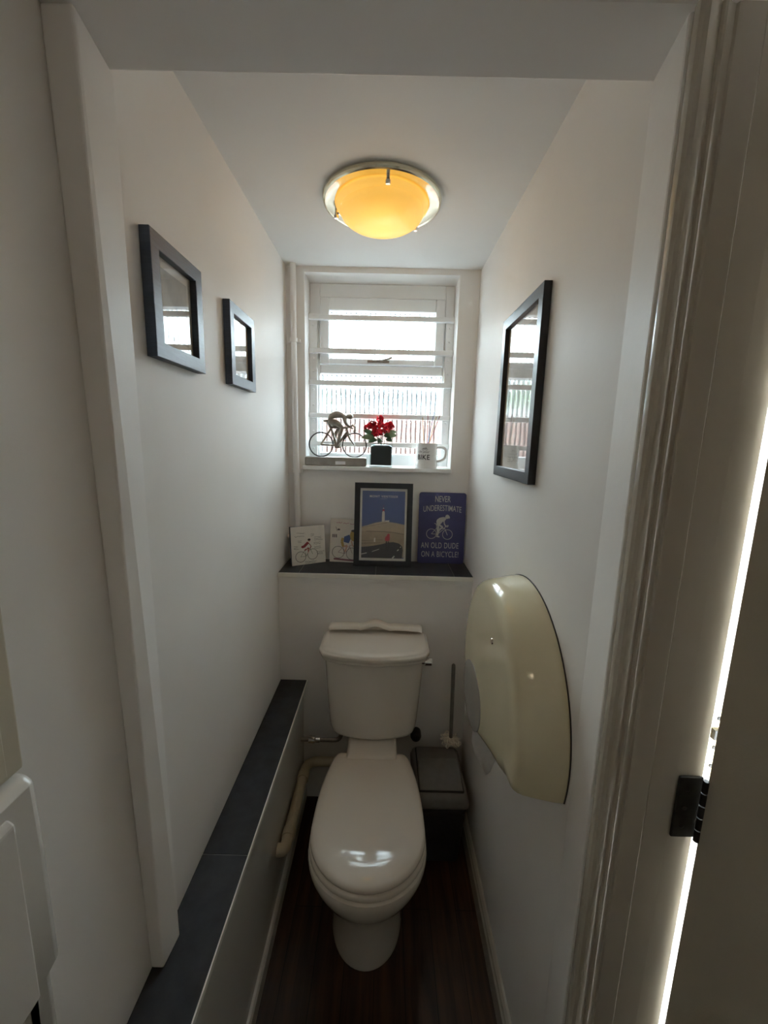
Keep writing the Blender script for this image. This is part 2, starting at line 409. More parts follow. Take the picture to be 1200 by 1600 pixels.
for k in range(900):
    u, v, q = rb.gauss(0, 1), rb.gauss(0, 1), rb.gauss(0, 1)
    L = math.sqrt(u*u+v*v+q*q); f = rb.uniform(.55, 1)
    c = Vector((-1.35+.75*u/L*f, 5.4+.4*v/L*f, 1.95+.55*q/L*f))
    s = rb.uniform(.04, .08); e = Euler((rb.uniform(0, 6), rb.uniform(0, 6), rb.uniform(0, 6))).to_matrix()
    bm.faces.new([bm.verts.new(c+e@Vector(p)*s) for p in ((-1, 0, 0), (0, -.5, .15), (1, 0, 0), (0, .5, .15))])
tube(bm, [(-1.35, 5.4, -.02), (-1.33, 5.4, 1.0), (-1.35, 5.4, 2.0)], .05, 8)
tag(obj('bush', bm, BUSH), 'green bush beyond the brick garden wall, blurred by the ribbed glass', 'bush')
ol = thing('door_2', 'white door edge with brass lock plate seen in the gap at right', 'door', (.7015, .80, 0)); ol['kind'] = 'structure'
obj('door_leaf', B(0, .045, 0, .76, .01, 2.02), OUTW, ol, bevel=.002)
lp = obj('lock_plate', B(.004, .041, -.0015, 0, .925, 1.088), BRASS, ol)
for z in (.955, 1.000, 1.070):
    bm = bmesh.new(); lathe(bm, [(.0001, -.0032), (.004, -.0032), (.005, -.0015)], 12, (.027, 0, z), 'y'); obj('screw', bm, RUST, lp)
bm = bmesh.new(); box(bm, .018, .036, -.008, -.0015, 1.022, 1.045); obj('latch', bm, RUST, lp)

# ------------------------------------------------------------------ back door on the right: lining, architrave, leaf, hinge
def tri(pts, z0, z1, name, m, bevel=0):
    bm = bmesh.new(); prism(bm, pts, 'z', z0, z1); return struct(name, bm, m, bevel=bevel, smooth=True, angle=25)
F = .600
pr = [(.3615, F), (.3615, F-.004), (.3585, F-.006), (.3572, F-.011), (.3582, F-.017), (.3615, F-.0215), (.367, F-.0228), (.374, F-.021), (.381, F-.0165), (.386, F-.0135),
      (.388, F-.0165), (.391, F-.0175), (.394, F-.0160), (.399, F-.0125), (.404, F-.0115), (.406, F-.0145), (.410, F-.0155), (.4395, F-.0150), (.441, F-.0140), (.441, F)]
tri(pr, 0, 2.165, 'trim_2', ARCH)
tri([(.4415, F), (.445, F-.001), (.447, F-.007), (.4885, F-.0075), (.4885, F)], 0, 2.165, 'trim_3', ARCH)
tri([(.489, F), (.489, F-.0070), (.5285, F-.009), (.531, F-.007), (.531, F)], 0, 2.165, 'trim_4', ARCH)
d1 = thing('door_1', 'dark painted back door leaf standing open at right edge', 'door', (.5275, .578, 0), (0, 0, math.radians(-81.5))); d1['kind'] = 'structure'
obj('door_leaf', B(0, .86, 0.0, .042, .012, 2.160), DOORP, d1, bevel=.002)
hg = thing('door_hinge', 'dark iron butt hinge on the back door frame', 'hinge', (.526, .585, 1.06))
bm = bmesh.new(); box(bm, -.038, 0.001, -.0005, .0045, -.058, .056)
obj('leaf_plate', bm, RUST, hg, bevel=.002)
bm = bmesh.new()
for k in range(5): lathe(bm, [(.0001, -.058+.023*k), (.0045, -.058+.023*k), (.0045, -.037+.023*k), (.0001, -.037+.023*k)], 14, (.000, -.006, 0))
obj('knuckle', bm, RUST, hg, smooth=True)
for z in (-.035, 0, .035):
    bm = bmesh.new(); sphere(bm, (-.024, -.001, z), .0045, (1, .5, 1), 10, 6); obj('screw', bm, RUST, hg, smooth=True)

# ------------------------------------------------------------------ boxing along the left wall, tiled ledge behind
bx = thing('pipe_boxing', 'long low boxing along left wall with dark slate tile top', 'boxing', (0, 0, 0))
bm = bmesh.new()
for a, b in ((-.62, .26), (.262, .877), (.879, 1.527), (1.529, YB-.001)):
    box(bm, XL+.001, -.3285, a, b, ZB-.012, ZB)
obj('tile_top', bm, TILE, bx, bevel=.0008)
obj('grout_bed', B(XL+.001, -.330, -.62, YB-.001, ZB-.020, ZB-.0015), GROUT, bx)
obj('edge_trim', B(-.3285, -.3255, -.62, YB, ZB-.013, ZB+.0006), TRIMW, bx)
obj('front_panel', B(-.357, -.345, -.62, YB, 0, ZB-.020), PANELW, bx)
lg = thing('tiled_ledge', 'dark slate tiled ledge with pale edge trim above the toilet', 'ledge', (0, 0, 0))
bm = bmesh.new()
for a, b in ((XL, -.3600), (-.3580, -.0365), (-.0345, .2965), (.2985, XR)): box(bm, a, b, YB-.004, YS, 1.074, 1.086)
obj('tile_top', bm, TILE, lg, bevel=.0008)
obj('grout_bed', B(XL, XR, YB, YS, 1.066, 1.0845), GROUT, lg)
bm = bmesh.new(); box(bm, XL, XR, YB-.010, YB-.004, 1.068, 1.0865); obj('edge_trim', bm, TRIMW, lg, bevel=.001)
bm = bmesh.new(); box(bm, XL, XR, YB-.006, YB, 1.052, 1.066); obj('under_strip', bm, PAINT, lg, bevel=.001)

# ------------------------------------------------------------------ toilet
TX = -.030
def egg(yf, yw, yb, wd, wb, z, n=48, p=2.0):
    """outline: round front, widest at yw, straight-cut back of half width wb"""
    pts = []; h = n//2
    for i in range(h+1):
        a = -PI/2 + PI*i/h            # front half, left to right via front
        pts.append((TX+wd*math.sin(a), yw-(yw-yf)*abs(math.cos(a))**(2/p), z))
    k = n//2
    side = []
    for i in range(1, k//2+1):
        s = i/(k//2); side.append((wd-(wd-wb)*s**2.4, yw+(yb-yw)*s))
    side[-1] = (wb-.012, yb); side.insert(-1, (wb-.002, yb-.006))
    pts += [(TX+x, y, z) for x, y in side] + [(TX-x, y, z) for x, y in side[::-1]]
    return pts
toilet = thing('toilet', 'white close-coupled toilet with closed lid in the middle of the room', 'toilet', (0, 0, 0))
bm = bmesh.new()
R = []
for z, yf, yw, yb, wd, wb in ((0, 1.022, 1.18, 1.56, .118, .100), (.02, 1.018, 1.18, 1.56, .119, .10), (.05, 1.022, 1.18, 1.56, .113, .095), (.12, 1.014, 1.18, 1.56, .106, .09),
                              (.18, 1.004, 1.17, 1.55, .107, .09), (.225, .990, 1.15, 1.52, .116, .10), (.265, .963, 1.13, 1.50, .140, .11), (.30, .938, 1.12, 1.48, .163, .12), (.335, .924, 1.11, 1.46, .178, .125),
                              (.36, .917, 1.105, 1.45, .184, .128), (.380, .915, 1.105, 1.45, .186, .13), (.387, .917, 1.105, 1.45, .184, .13), (.390, .925, 1.105, 1.44, .176, .125)):
    R.append(egg(yf, yw, yb, wd, wb, z, p=2.2))
loft(bm, R)
pan = obj('pan', bm, CERAM, toilet, smooth=True, angle=50)
bm = bmesh.new()
rr = []
for z, wd, y0 in ((.20, .075, 1.42), (.34, .092, 1.40), (.405, .098, 1.388), (.435, .098, 1.385), (.446, .094, 1.39)):
    rr.append([(TX-wd, y0, z), (TX+wd, y0, z), (TX+wd, 1.60, z), (TX-wd, 1.60, z)])
loft(bm, rr)
obj('cistern_shelf', bm, CERAM, pan, bevel=.01, seg=3)
bm = bmesh.new()
loft(bm, [egg(yf, 1.10, 1.425, wd, .132, z, p=2.0) for z, yf, wd in ((.391, .930, .175), (.393, .923, .182), (.404, .922, .183), (.409, .926, .179), (.410, .938, .168))])
obj('seat', bm, SEATW, toilet, smooth=True, angle=60)
bm = bmesh.new()
loft(bm, [egg(yf, 1.11, yb, wd, wb, z, p=2.0) for z, yf, yb, wd, wb in ((.411, .940, 1.425, .166, .128), (.4125, .929, 1.428, .179, .135), (.418, .927, 1.43, .1815, .137), (.426, .929, 1.43, .180, .136), (.432, .938, 1.425, .171, .130), (.4365, .96, 1.41, .150, .115), (.4395, 1.0, 1.37, .105, .08), (.4405, 1.06, 1.28, .05, .04))])
lid = obj('seat_lid', bm, SEATW, toilet, smooth=True, angle=60)
for s in (-1, 1):
    bm = bmesh.new(); lathe(bm, [(.0001, -.022), (.011, -.022), (.011, .022), (.0001, .022)], 16, (TX+s*.066, 1.432, .424), 'x')
    obj('seat_hinge', bm, SEATW, toilet, smooth=True)

def bow(wd, y0, y1, b, z, r=.03, n=24, wave=0.0):
    """rounded plan with bowed front"""
    pts = []
    for i in range(n+1):
        x = -1+2*i/n
        yy = y0-b*(1-x*x)
        if wave: yy -= wave*(math.cos(3*PI*x)*.5*(1-abs(x)**3))
        ex = abs(x); c = max(0, (ex-(1-r/wd))/(r/wd))
        yy += r*(1-math.sqrt(max(0, 1-c*c)))
        pts.append((TX+wd*x, yy, z))
    pts += [(TX+wd, y1-.02, z), (TX+wd-.006, y1-.006, z), (TX+wd-.02, y1, z), (TX-wd+.02, y1, z), (TX-wd+.006, y1-.006, z), (TX-wd, y1-.02, z)]
    return pts
bm = bmesh.new()
loft(bm, [bow(wd, y0, 1.645, b, z) for z, wd, y0, b in ((.452, .128, 1.515, .030), (.4545, .151, 1.503, .033), (.462, .167, 1.499, .036), (.476, .175, 1.495, .037), (.50, .1785, 1.492, .038), (.65, .189, 1.488, .040), (.80, .198, 1.486, .042))])
obj('cistern', bm, CERAM, toilet, smooth=True, angle=45)
bm = bmesh.new()
loft(bm, [bow(wd+.006, y0, 1.65, b, z, wave=.004) for z, wd, y0, b in ((.795, .196, 1.478, .043), (.797, .203, 1.474, .045), (.801, .206, 1.471, .046), (.808, .205, 1.472, .046), (.811, .206, 1.471, .046), (.815, .2105, 1.466, .048), (.828, .2115, 1.465, .048), (.832, .2095, 1.468, .048), (.8335, .2045, 1.474, .047), (.8355, .2035, 1.475, .047), (.839, .2015, 1.478, .046), (.841, .19, 1.495, .04))])
cl = obj('cistern_lid', bm, CERAM, toilet, smooth=True, angle=60)
bm = bmesh.new()
def crest(x, zoff=0):
    a = abs(x)
    h = .036
    if a < .062: h += .016*(.5+.5*math.cos(PI*a/.062))
    h -= .0035*math.exp(-((a-.062)/.012)**2)
    h -= .004*max(0, (a-.10)/.09)+.006*max(0, (a-.184)/.012)**2
    return .838+h
N = 60; rings = []
for y, dz in ((1.612, -.016), (1.615, -.008), (1.621, -.002), (1.630, 0), (1.650, 0)):
    rings.append([(TX-.196+.392*i/N, y, max(.834, crest(-.196+.392*i/N)+dz)) for i in range(N+1)])
rings.append([(x, 1.650, .834) for x, _, _ in rings[-1]])
loft(bm, rings, False, False, closed=False)
obj('lid_crest', bm, CERAM, cl, smooth=True, angle=60)
bm = bmesh.new()
lathe(bm, [(.0001, TX+.188), (.011, TX+.188), (.011, TX+.198), (.016, TX+.200), (.0165, TX+.203), (.0165, TX+.226), (.014, TX+.229), (.0001, TX+.2295)], 28, (0, 1.500, .785), 'x')
obj('flush_lever', bm, CHROME, toilet, smooth=True, angle=30)

# ------------------------------------------------------------------ pipes by the toilet
bm = bmesh.new()
pts = [(-.3445, 1.195, .24), (-.336, 1.195, .24)] + arc((-.332, 1.195, .24), (-.319, 1.195, .24), (-.319, 1.225, .24), 6) + [(-.319, 1.28, .24), (-.319, 1.52, .24)] + arc((-.319, 1.54, .24), (-.319, 1.595, .24), (-.265, 1.595, .24), 8) + [(-.145, 1.595, .24)]
tube(bm, pts, .020, 16)
wp = obj('waste_pipe', bm, PIPEC, smooth=True); tag(wp, 'cream plastic waste pipe running low along the boxing beside the toilet', 'pipe')
for y in (1.255, 1.51):
    bm = bmesh.new(); lathe(bm, [(.0202, y-.016), (.0235, y-.016), (.0235, y+.016), (.0202, y+.016)], 20, (-.319, 0, .24), 'y')
    obj('pipe_collar', bm, PIPEC, wp, smooth=True, angle=30)
bm = bmesh.new()
tube(bm, [(-.344, 1.60, .345), (-.21, 1.60, .345)] + arc((-.20, 1.60, .345), (-.17, 1.60, .345), (-.17, 1.60, .375), 6) + [(-.17, 1.60, .451)], .0095, 12)
sp = obj('supply_pipe', bm, COPPER, smooth=True); tag(sp, 'thin metal water pipe from the boxing to the underside of the cistern', 'pipe')
bm = bmesh.new(); lathe(bm, [(.0096, -.31), (.016, -.31), (.016, -.285), (.012, -.28), (.012, -.262), (.0096, -.262)], 18, (0, 1.60, .345), 'x')
obj('valve', bm, CHROME, sp, smooth=True, angle=30)
bm = bmesh.new(); lathe(bm, [(.0001, 1.612), (.012, 1.612), (.020, 1.617), (.024, 1.628), (.024, 1.657)], 28, (.160, 0, .352), 'y')
tag(obj('rubber_bung', bm, BLACKR, smooth=True), 'round black rubber bung on back wall at cistern bottom right', 'bung')

# ------------------------------------------------------------------ bin and brush
bn = thing('swing_bin', 'grey plastic swing-top bin between the toilet and right wall', 'bin', (.242, 1.478, 0))
def rrect(hx, hy, z, r=.02, k=5, dy=0):
    pts = []
    for cx, cy, a0 in ((hx-r, hy-r, 0), (-hx+r, hy-r, PI/2), (-hx+r, -hy+r, PI), (hx-r, -hy+r, 1.5*PI)):
        for i in range(k+1):
            a = a0+PI/2*i/k; pts.append((cx+r*math.cos(a), cy+r*math.sin(a)+dy, z))
    return pts
bm = bmesh.new()
loft(bm, [rrect(hx, hy, z) for z, hx, hy in ((0, .078, .105), (.004, .081, .108), (.22, .094, .128), (.245, .096, .130), (.25, .099, .133), (.258, .099, .133), (.262, .097, .131), (.275, .098, .132))])
obj('bin_body', bm, BIND, bn, smooth=True, angle=40)
bm = bmesh.new()
loft(bm, [rrect(hx, hy, z) for z, hx, hy in ((.272, .103, .138), (.276, .106, .141), (.288, .106, .141), (.293, .103, .138), (.298, .102, .137), (.308, .100, .135), (.318, .094, .129), (.3215, .088, .123))])
rim = obj('bin_rim', bm, BING, bn, smooth=True, angle=35)
bm = bmesh.new()
prism(bm, [(-.106, .3215), (-.106, .325), (.030, .345), (.036, .345), (.108, .330), (.108, .3215)], 'x', -.083, .083)
obj('swing_flap', bm, BING, bn, bevel=.003)
bm = bmesh.new(); loft(bm, [rrect(.087, .115, .3212, .006), rrect(.087, .115, .3230, .006)])
obj('flap_gap_shade', bm, BLACKR, rim)  # thin black sheet standing in for the shade round the flap

bsh = thing('toilet_brush', 'grey handled toilet brush with white looped bristles resting on the bin', 'brush', (.308, 1.590, .345))
bm = bmesh.new()
hb = Vector((0, .0, .028)); ht = Vector((.004, .052, .352))
tube(bm, [hb, hb.lerp(ht, .3), hb.lerp(ht, .94), hb.lerp(ht, .985), ht], [.0075, .008, .0085, .008, .004], 14)
obj('handle', bm, BING, bsh, smooth=True)
bm = bmesh.new()
sphere(bm, (0, 0, .020), .019, (1.2, 1.0, .9), 14, 8)
rb = random.Random(5)
for k in range(46):
    a = 2*PI*k/46+rb.uniform(-.1, .1); tilt = rb.uniform(-.5, .75)
    d = Vector((math.cos(a), math.sin(a)*.75, tilt*.55)).normalized(); L = rb.uniform(.036, .046)
    s = d.cross(Vector((0, 0, 1))).normalized(); s = (s*math.cos(rb.uniform(0, 3))+d.cross(s)*math.sin(rb.uniform(0, 3))).normalized()
    c0 = Vector((0, 0, .020))
    pp = [c0+d*(L*.30)]
    for i in range(9):
        t = PI*i/8
        pp.append(c0+d*(L*.45+L*.55*math.sin(t))+s*(.0105*math.cos(t)))
    pp.append(c0+d*(L*.3))
    pp = [Vector((p.x, p.y, max(p.z, .003))) for p in pp]
    tube(bm, pp, .0021, 5)
obj('bristle_head', bm, BRISTLE, bsh, smooth=True)

# ------------------------------------------------------------------ paper dispenser on the right wall
DY, DZ = 1.006, 1.000
dsp = thing('paper_dispenser', 'large cream plastic jumbo toilet roll dispenser on the right wall', 'dispenser', (XR, DY, DZ))
def dome(r, inset, x):
    """outline on a plane of constant x: round top, shallow vee bottom"""
    pts = []; a0 = math.radians(-13.5)
    for i in range(61):
        a = a0+(PI-2*a0)*i/60; pts.append((x, -r*math.cos(a)*1.0, r*math.sin(a)))
    zb = r*math.sin(a0)
    for t, dz in ((.9, .012), (.84, .025), (.7, .07), (.52, .104), (.36, .119), (.20, .118), (.02, .098), (-.2, .075), (-.4, .055), (-.66, .034), (-.9, .008)):
        pts.append((x, r*math.cos(a0)*t, zb-dz*1.0+inset))
    return pts
bm = bmesh.new()
loft(bm, [dome(r, i, x) for r, i, x in ((.2975, 0, -.002), (.298, 0, -.006), (.297, 0, -.02), (.289, 0, -.060), (.284, .0005, -.080), (.2795, .0015, -.090), (.2735, .004, -.0965), (.265, .007, -.1005), (.25, .012, -.1025), (.232, .018, -.103))], True, True)
body = obj('cover', bm, CREAM, dsp, smooth=True, angle=60)
bm = bmesh.new(); loft(bm, [dome(.2995, -.0012, 0), dome(.2995, -.0012, -.0022)]); obj('back_plate', bm, BIND, dsp)
bm = bmesh.new()
pts = []
for i in range(40):
    a = 2*PI*i/40; pts.append((.115+.115*math.cos(a), -.100+.092*math.sin(a)))
prism(bm, pts, 'x', -.1052, -.098)
obj('roll_window', bm, GREYW, dsp, smooth=True, angle=30)
bm = bmesh.new(); lathe(bm, [(.0001, -.1062), (.007, -.1062), (.008, -.104), (.008, -.1028)], 20, (0, -.06, .16), 'x')
obj('lock', bm, CHROME, dsp, smooth=True)  # no lock is known here; chrome stud stands in for a small highlight
# sheet of paper hanging out of the bottom
bm = bmesh.new()
n = 8
def sheet(t, s):
    # s 0..1 from the room side to the wall, t 0..1 down; torn end runs down towards the wall
    x = .284+.076*s+.004*math.sin(3*t)*(1-s)
    z = .872-(.160+.145*s-.40*max(0, s-.74)-.02*max(0, .12-s)/.12)*t
    y = 1.118+.012*math.sin(2.4*t+.8*s)+.010*t
    return (x, y, z)
G = [[bm.verts.new(sheet(i/n, j/6)) for j in range(7)] for i in range(n+1)]
for i in range(n):
    for j in range(6): bm.faces.new((G[i][j], G[i][j+1], G[i+1][j+1], G[i+1][j]))
o = obj('toilet_paper', bm, PAPER, smooth=True); sm = o.modifiers.new('thickness', 'SOLIDIFY'); sm.thickness = .0008
tag(o, 'loose end of white toilet paper hanging from the cream dispenser', 'toilet paper')

# ------------------------------------------------------------------ ceiling light
cl_ = thing('ceiling_light', 'round brass flush ceiling light with glowing amber glass bowl', 'ceiling light', (-.033, 1.372, ZC))
bm = bmesh.new(); lathe(bm, [(.02, -.001), (.170, -.001), (.1765, -.004), (.177, -.012), (.1745, -.0165), (.170, -.018), (.165, -.0165), (.142, -.0155), (.137, -.012), (.02, -.012)], 96)
obj('base_ring', bm, PALEB, cl_, smooth=True, angle=25)
bm = bmesh.new()
pf = [(.1345, -.012), (.1385, -.015), (.1395, -.020), (.1365, -.026), (.131, -.031), (.126, -.0345)]
for i in range(1, 11):
    a = PI/2*i/10; pf.append((.126*math.cos(a)+.0005, -.0345-.050*math.sin(a)))
lathe(bm, pf, 72)
obj('glass_bowl', bm, AMBER, cl_, smooth=True, angle=25)
for a in (-83, 167, 42):
    c, s = math.cos(math.radians(a)), math.sin(math.radians(a))
    bm = bmesh.new()
    lathe(bm, [(.0001, -.040), (.006, -.040), (.0075, -.037), (.0075, -.030), (.005, -.028), (.005, -.016)], 16, (.1455*c, .1455*s, 0))
    box(bm, -.008, .008, -.004, .004, -.029, -.025, mtx=Matrix.Translation((.1415*c, .1415*s, 0)) @ Matrix.Rotation(math.radians(a), 4, 'Z'))
    obj('clip', bm, CHROME, cl_, smooth=True, angle=30)
bd = bpy.data.lights.new('ceiling_bulb', 'POINT'); bd.energy = .35; bd.color = (1, .62, .25); bd.shadow_soft_size = .09
bo = bpy.data.objects.new('ceiling_bulb', bd); C.objects.link(bo); bo.location = (-.033, 1.372, ZC-.19)

# ------------------------------------------------------------------ framed pictures on the side walls
def mitre(bm, prof, u0, u1, v0, v1, P):
    """closed moulding round a rectangle; prof = [(inset, depth)...], P maps (u, v, depth) to a point"""
    rings = []
    for ins, d in prof:
        rings.append([bm.verts.new(P(u, v, d)) for u, v in ((u0+ins, v0+ins), (u1-ins, v0+ins), (u1-ins, v1-ins), (u0+ins, v1-ins))])
    n = len(rings)
    for a in range(n):
        A, Bq = rings[a], rings[(a+1) % n]
        for i in range(4): bm.faces.new((A[i], A[(i+1) % 4], Bq[(i+1) % 4], Bq[i]))
def wall_frame(name, side, y0, y1, z0, z1, bw, label, m, mx_, th=.020):
    x = XL if side < 0 else XR
    t = thing(name, label, 'picture', (x, (y0+y1)/2, (z0+z1)/2))
    hy, hz = (y1-y0)/2, (z1-z0)/2; s = -side
    bm = bmesh.new()
    def bb(a, b, c, d, e, f): box(bm, min(s*a, s*b), max(s*a, s*b), c, d, e, f)
    mitre(bm, [(0, .001), (0, th-.001), (.001, th), (bw-.001, th), (bw, th-.001), (bw, .001)], -hy, hy, -hz, hz, lambda u, v, d: (s*d, u, v))
    obj('frame', bm, m, t)
    bm = bmesh.new(); bb(.001, .006, -hy+bw, hy-bw, -hz+bw, hz-bw); obj('mount', bm, mx_[0], t)
    bm = bmesh.new(); k = mx_[2]; bb(.006, .0065, -hy+bw+k, hy-bw-k, -hz+bw+k, hz-bw-k); obj('print', bm, mx_[1], t)
    bm = bmesh.new(); bb(.0095, .0105, -hy+bw, hy-bw, -hz+bw, hz-bw); obj('glass', bm, PICGLASS, t)
    return t
PHOTO = mat('faded_print', (.42, .41, .38), .6, var=.25, vscale=14)
PHOTO2 = mat('pale_print', (.50, .48, .44), .6, var=.15, vscale=9)
wall_frame('picture_frame', -1, .787, .990, 1.784, 2.003, .029, 'larger square slate grey picture frame on left wall, nearer the doorway', GREYF, (CARDW, PHOTO, .018))
wall_frame('picture_frame', -1, 1.158, 1.360, 1.784, 2.001, .029, 'smaller looking slate grey picture frame on left wall, nearer the window', GREYF, (CARDW, PHOTO, .018))
wall_frame('picture_frame', 1, 1.030, 1.368, 1.541, 2.017, .030, 'tall black picture frame on the right wall', BLACKF, (CARDW, PHOTO2, .03))

# ------------------------------------------------------------------ corner pipe
bm = bmesh.new()
tube(bm, [(-.409, 1.842, ZC), (-.409, 1.842, 2.06), (-.405, 1.842, 1.60), (-.401, 1.842, 1.35), (-.400, 1.842, 1.28)] + [(-.402, 1.842, 1.25), (-.408, 1.842, 1.225), (-.420, 1.842, 1.205), (-.445, 1.842, 1.195)], .0125, 16)
cp_ = obj('corner_pipe', bm, PAINT, smooth=True); tag(cp_, 'white painted vertical pipe in the back left corner beside the window', 'pipe')
for z in (2.055, 1.50):
    bm = bmesh.new(); xx = -.409 if z > 2 else -.4035
    lathe(bm, [(.0126, z-.008), (.0165, z-.008), (.0165, z+.008), (.0126, z+.008)], 20, (xx, 1.842, 0))
    box(bm, xx-.026, xx+.026, 1.846, 1.864, z-.006, z+.006)
    obj('pipe_clip', bm, PAINT, cp_, smooth=True, angle=30)

# ------------------------------------------------------------------ security bars over the window
sb = thing('window_bars', 'white metal security bars fixed across the inside of the window', 'bars', (0, 0, 0))
for x0, x1 in ((-.3655, -.330), (.254, .2885)):
    bm = bmesh.new(); box(bm, x0, x1, 1.966, 1.984, 1.545, 2.20)
    for zz in (1.60, 1.68, 1.73, 1.80, 1.87, 1.95, 2.01, 2.09, 2.15):
        lathe(bm, [(.0001, 1.963), (.0045, 1.963), (.0055, 1.9665)], 10, ((x0+x1)/2, 0, zz), 'y')
    obj('side_strip', bm, FRAMEW, sb, bevel=.0015)
for z in (2.180, 2.038, 1.898, 1.752, 1.623):
    bm = bmesh.new(); box(bm, -.3655, .2885, 1.944, 1.966, z-.011, z+.011)
    obj('bar', bm, FRAMEW, sb, bevel=.003)

# ------------------------------------------------------------------ things on the window sill
SZ = WZ0
cy_ = thing('cyclist_sculpture', 'pewter sculpture of a crouched racing cyclist on a plinth, left on sill', 'sculpture', (-.232, 1.893, SZ))
bm = bmesh.new(); box(bm, -.140, .139, -.030, .030, 0, .040); bs = obj('plinth', bm, STONE, cy_, bevel=.006, seg=3)
bm = bmesh.new(); box(bm, 0.0, .045, -.0312, -.030, .008, .022); obj('plaque', bm, LABEL, bs)
W1, W2, WR = (-.069, .095), (.083, .095), .054
for cx, cz in (W1, W2):
    bm = bmesh.new()
    tube(bm, [(cx+WR*math.cos(2*PI*i/48), 0, cz+WR*math.sin(2*PI*i/48)) for i in range(48)], .0030, 8, closed=True)
    obj('wheel', bm, DARKW, cy_, smooth=True)
bm = bmesh.new()
def T(pts, r): tube(bm, [(x, y, z) for x, y, z in pts], [q*1.55 for q in r] if isinstance(r, list) else r*1.55, 8)
bbk = (.004, 0, .092); st_ = (-.036, 0, .172); hd = (.045, 0, .172); hd2 = (.050, 0, .156)
T([bbk, (-.025, 0, .170), (-.040, 0, .196)], .0035); T([(-.025, 0, .172), hd], .0032); T([bbk, hd2], .0042); T([hd, hd2, (.060, 0, .125), (.083, 0, .095)], [.0038, .004, .0035, .0025])
T([(-.024, 0, .168), (-.069, .0, .095)], .0028); T([bbk, (-.069, 0, .095)], .0028)
T([(-.058, 0, .200), (-.042, 0, .201), (-.024, 0, .197)], [.003, .005, .003])
T([hd, (.066, 0, .178), (.075, .010, .184), (.085, .012, .176), (.086, .012, .160), (.078, .012, .154)], .003)
T([(.066, 0, .178), (.075, -.010, .184), (.085, -.012, .176), (.086, -.012, .160), (.078, -.012, .154)], .003)
lathe(bm, [(.0001, -.007), (.014, -.006), (.014, -.004), (.0001, -.003)], 18, (.004, 0, .092), 'y')
obj('bicycle_frame', bm, BRONZE, cy_, smooth=True)
def skinned(name, verts, edges, radii, m, parent, sub=2):
    me = bpy.data.meshes.new(name); me.from_pydata(verts, edges, []); me.update()
    o = bpy.data.objects.new(name, me); C.objects.link(o)
    md = o.modifiers.new('skin', 'SKIN'); md.use_smooth_shade = True
    sv = me.skin_vertices[0].data
    for v, r in zip(sv, radii): v.radius = (r, r) if not isinstance(r, tuple) else r; v.use_root = False
    sv[0].use_root = True
    s = o.modifiers.new('sub', 'SUBSURF'); s.levels = sub; s.render_levels = sub
    me.materials.append(m); o.parent = parent
    return o
V = [(-.036, 0, .205), (-.022, 0, .224), (.008, 0, .234), (.032, 0, .229), (.046, 0, .222), (.056, 0, .224), (.066, 0, .221), (.073, 0, .213),   # spine to face 0-7
     (-.030, -.012, .200), (.006, -.014, .192), (.028, -.013, .172), (.014, -.013, .130), (.008, -.013, .088), (.022, -.013, .084),            # near leg 8-13
     (-.030, .012, .200), (-.012, .014, .184), (.012, .013, .176), (-.006, .013, .140), (-.012, .013, .104), (.002, .013, .099),                 # far leg 14-19
     (.036, -.017, .220), (.042, -.018, .194), (.054, -.014, .180), (.076, -.011, .168),                                                         # near arm 20-23
     (.036, .017, .220), (.042, .018, .194), (.054, .014, .180), (.076, .011, .168)]                                                             # far arm 24-27
E_ = [(0, 1), (1, 2), (2, 3), (3, 4), (4, 5), (5, 6), (6, 7), (0, 8), (8, 9), (9, 10), (10, 11), (11, 12), (12, 13), (0, 14), (14, 15), (15, 16), (16, 17), (17, 18), (18, 19), (3, 20), (20, 21), (21, 22), (22, 23), (3, 24), (24, 25), (25, 26), (26, 27)]
RAD = [.017, .019, .019, .017, .009, .013, .015, .009, .015, .013, .010, .009, .006, .004, .015, .013, .010, .009, .006, .004, .010, .008, .006, .004, .010, .008, .006, .004]
skinned('rider', V, E_, RAD, BRONZE, cy_)

vs = thing('flower_vase', 'square clear glass vase with black filling in the middle of the sill', 'vase', (-.026, 1.895, SZ))
bm = bmesh.new()
loft(bm, [rrect(.052, .040, z, .008) for z in (.001, .006, .104)] + [rrect(.049, .037, z, .007) for z in (.104, .008)], True, True)
obj('glass_body', bm, VASEG, vs, smooth=True, angle=30)
bm = bmesh.new(); loft(bm, [rrect(.0475, .0355, .010, .006), rrect(.0475, .0355, .092, .006), rrect(.040, .030, .098, .006), rrect(.02, .015, .101, .006)])
obj('filling', bm, PEBBLE, vs, smooth=True, angle=30)

bq = thing('flower_bouquet', 'bunch of red artificial flowers with green leaves in the glass vase', 'flowers', (-.026, 1.895, SZ+.08))
rb = random.Random(11)
def blossom(c, r, seed):
    bm = bmesh.new(); q = random.Random(seed)
    for k in range(11):
        d = Vector((q.gauss(0, 1), q.gauss(0, .8), q.gauss(.2, 1))).normalized()
        p = Vector(c)+d*r*.55
        e = d.to_track_quat('Z', 'Y').to_matrix().to_4x4()
        n = 9; ring = []
        ctr = bm.verts.new(p+e.to_3x3()@Vector((0, 0, -.2*r)))
        for i in range(n):
            a = 2*PI*i/n; rr = r*.62*(1+.18*math.cos(3*a+k))
            ring.append(bm.verts.new(p+e.to_3x3()@Vector((rr*math.cos(a), rr*math.sin(a), .22*r*math.sin(2*a+k)+.15*r))))
        for i in range(n): bm.faces.new((ctr, ring[i], ring[(i+1) % n]))
    return obj('blossom', bm, RED, bq, smooth=True, angle=70)
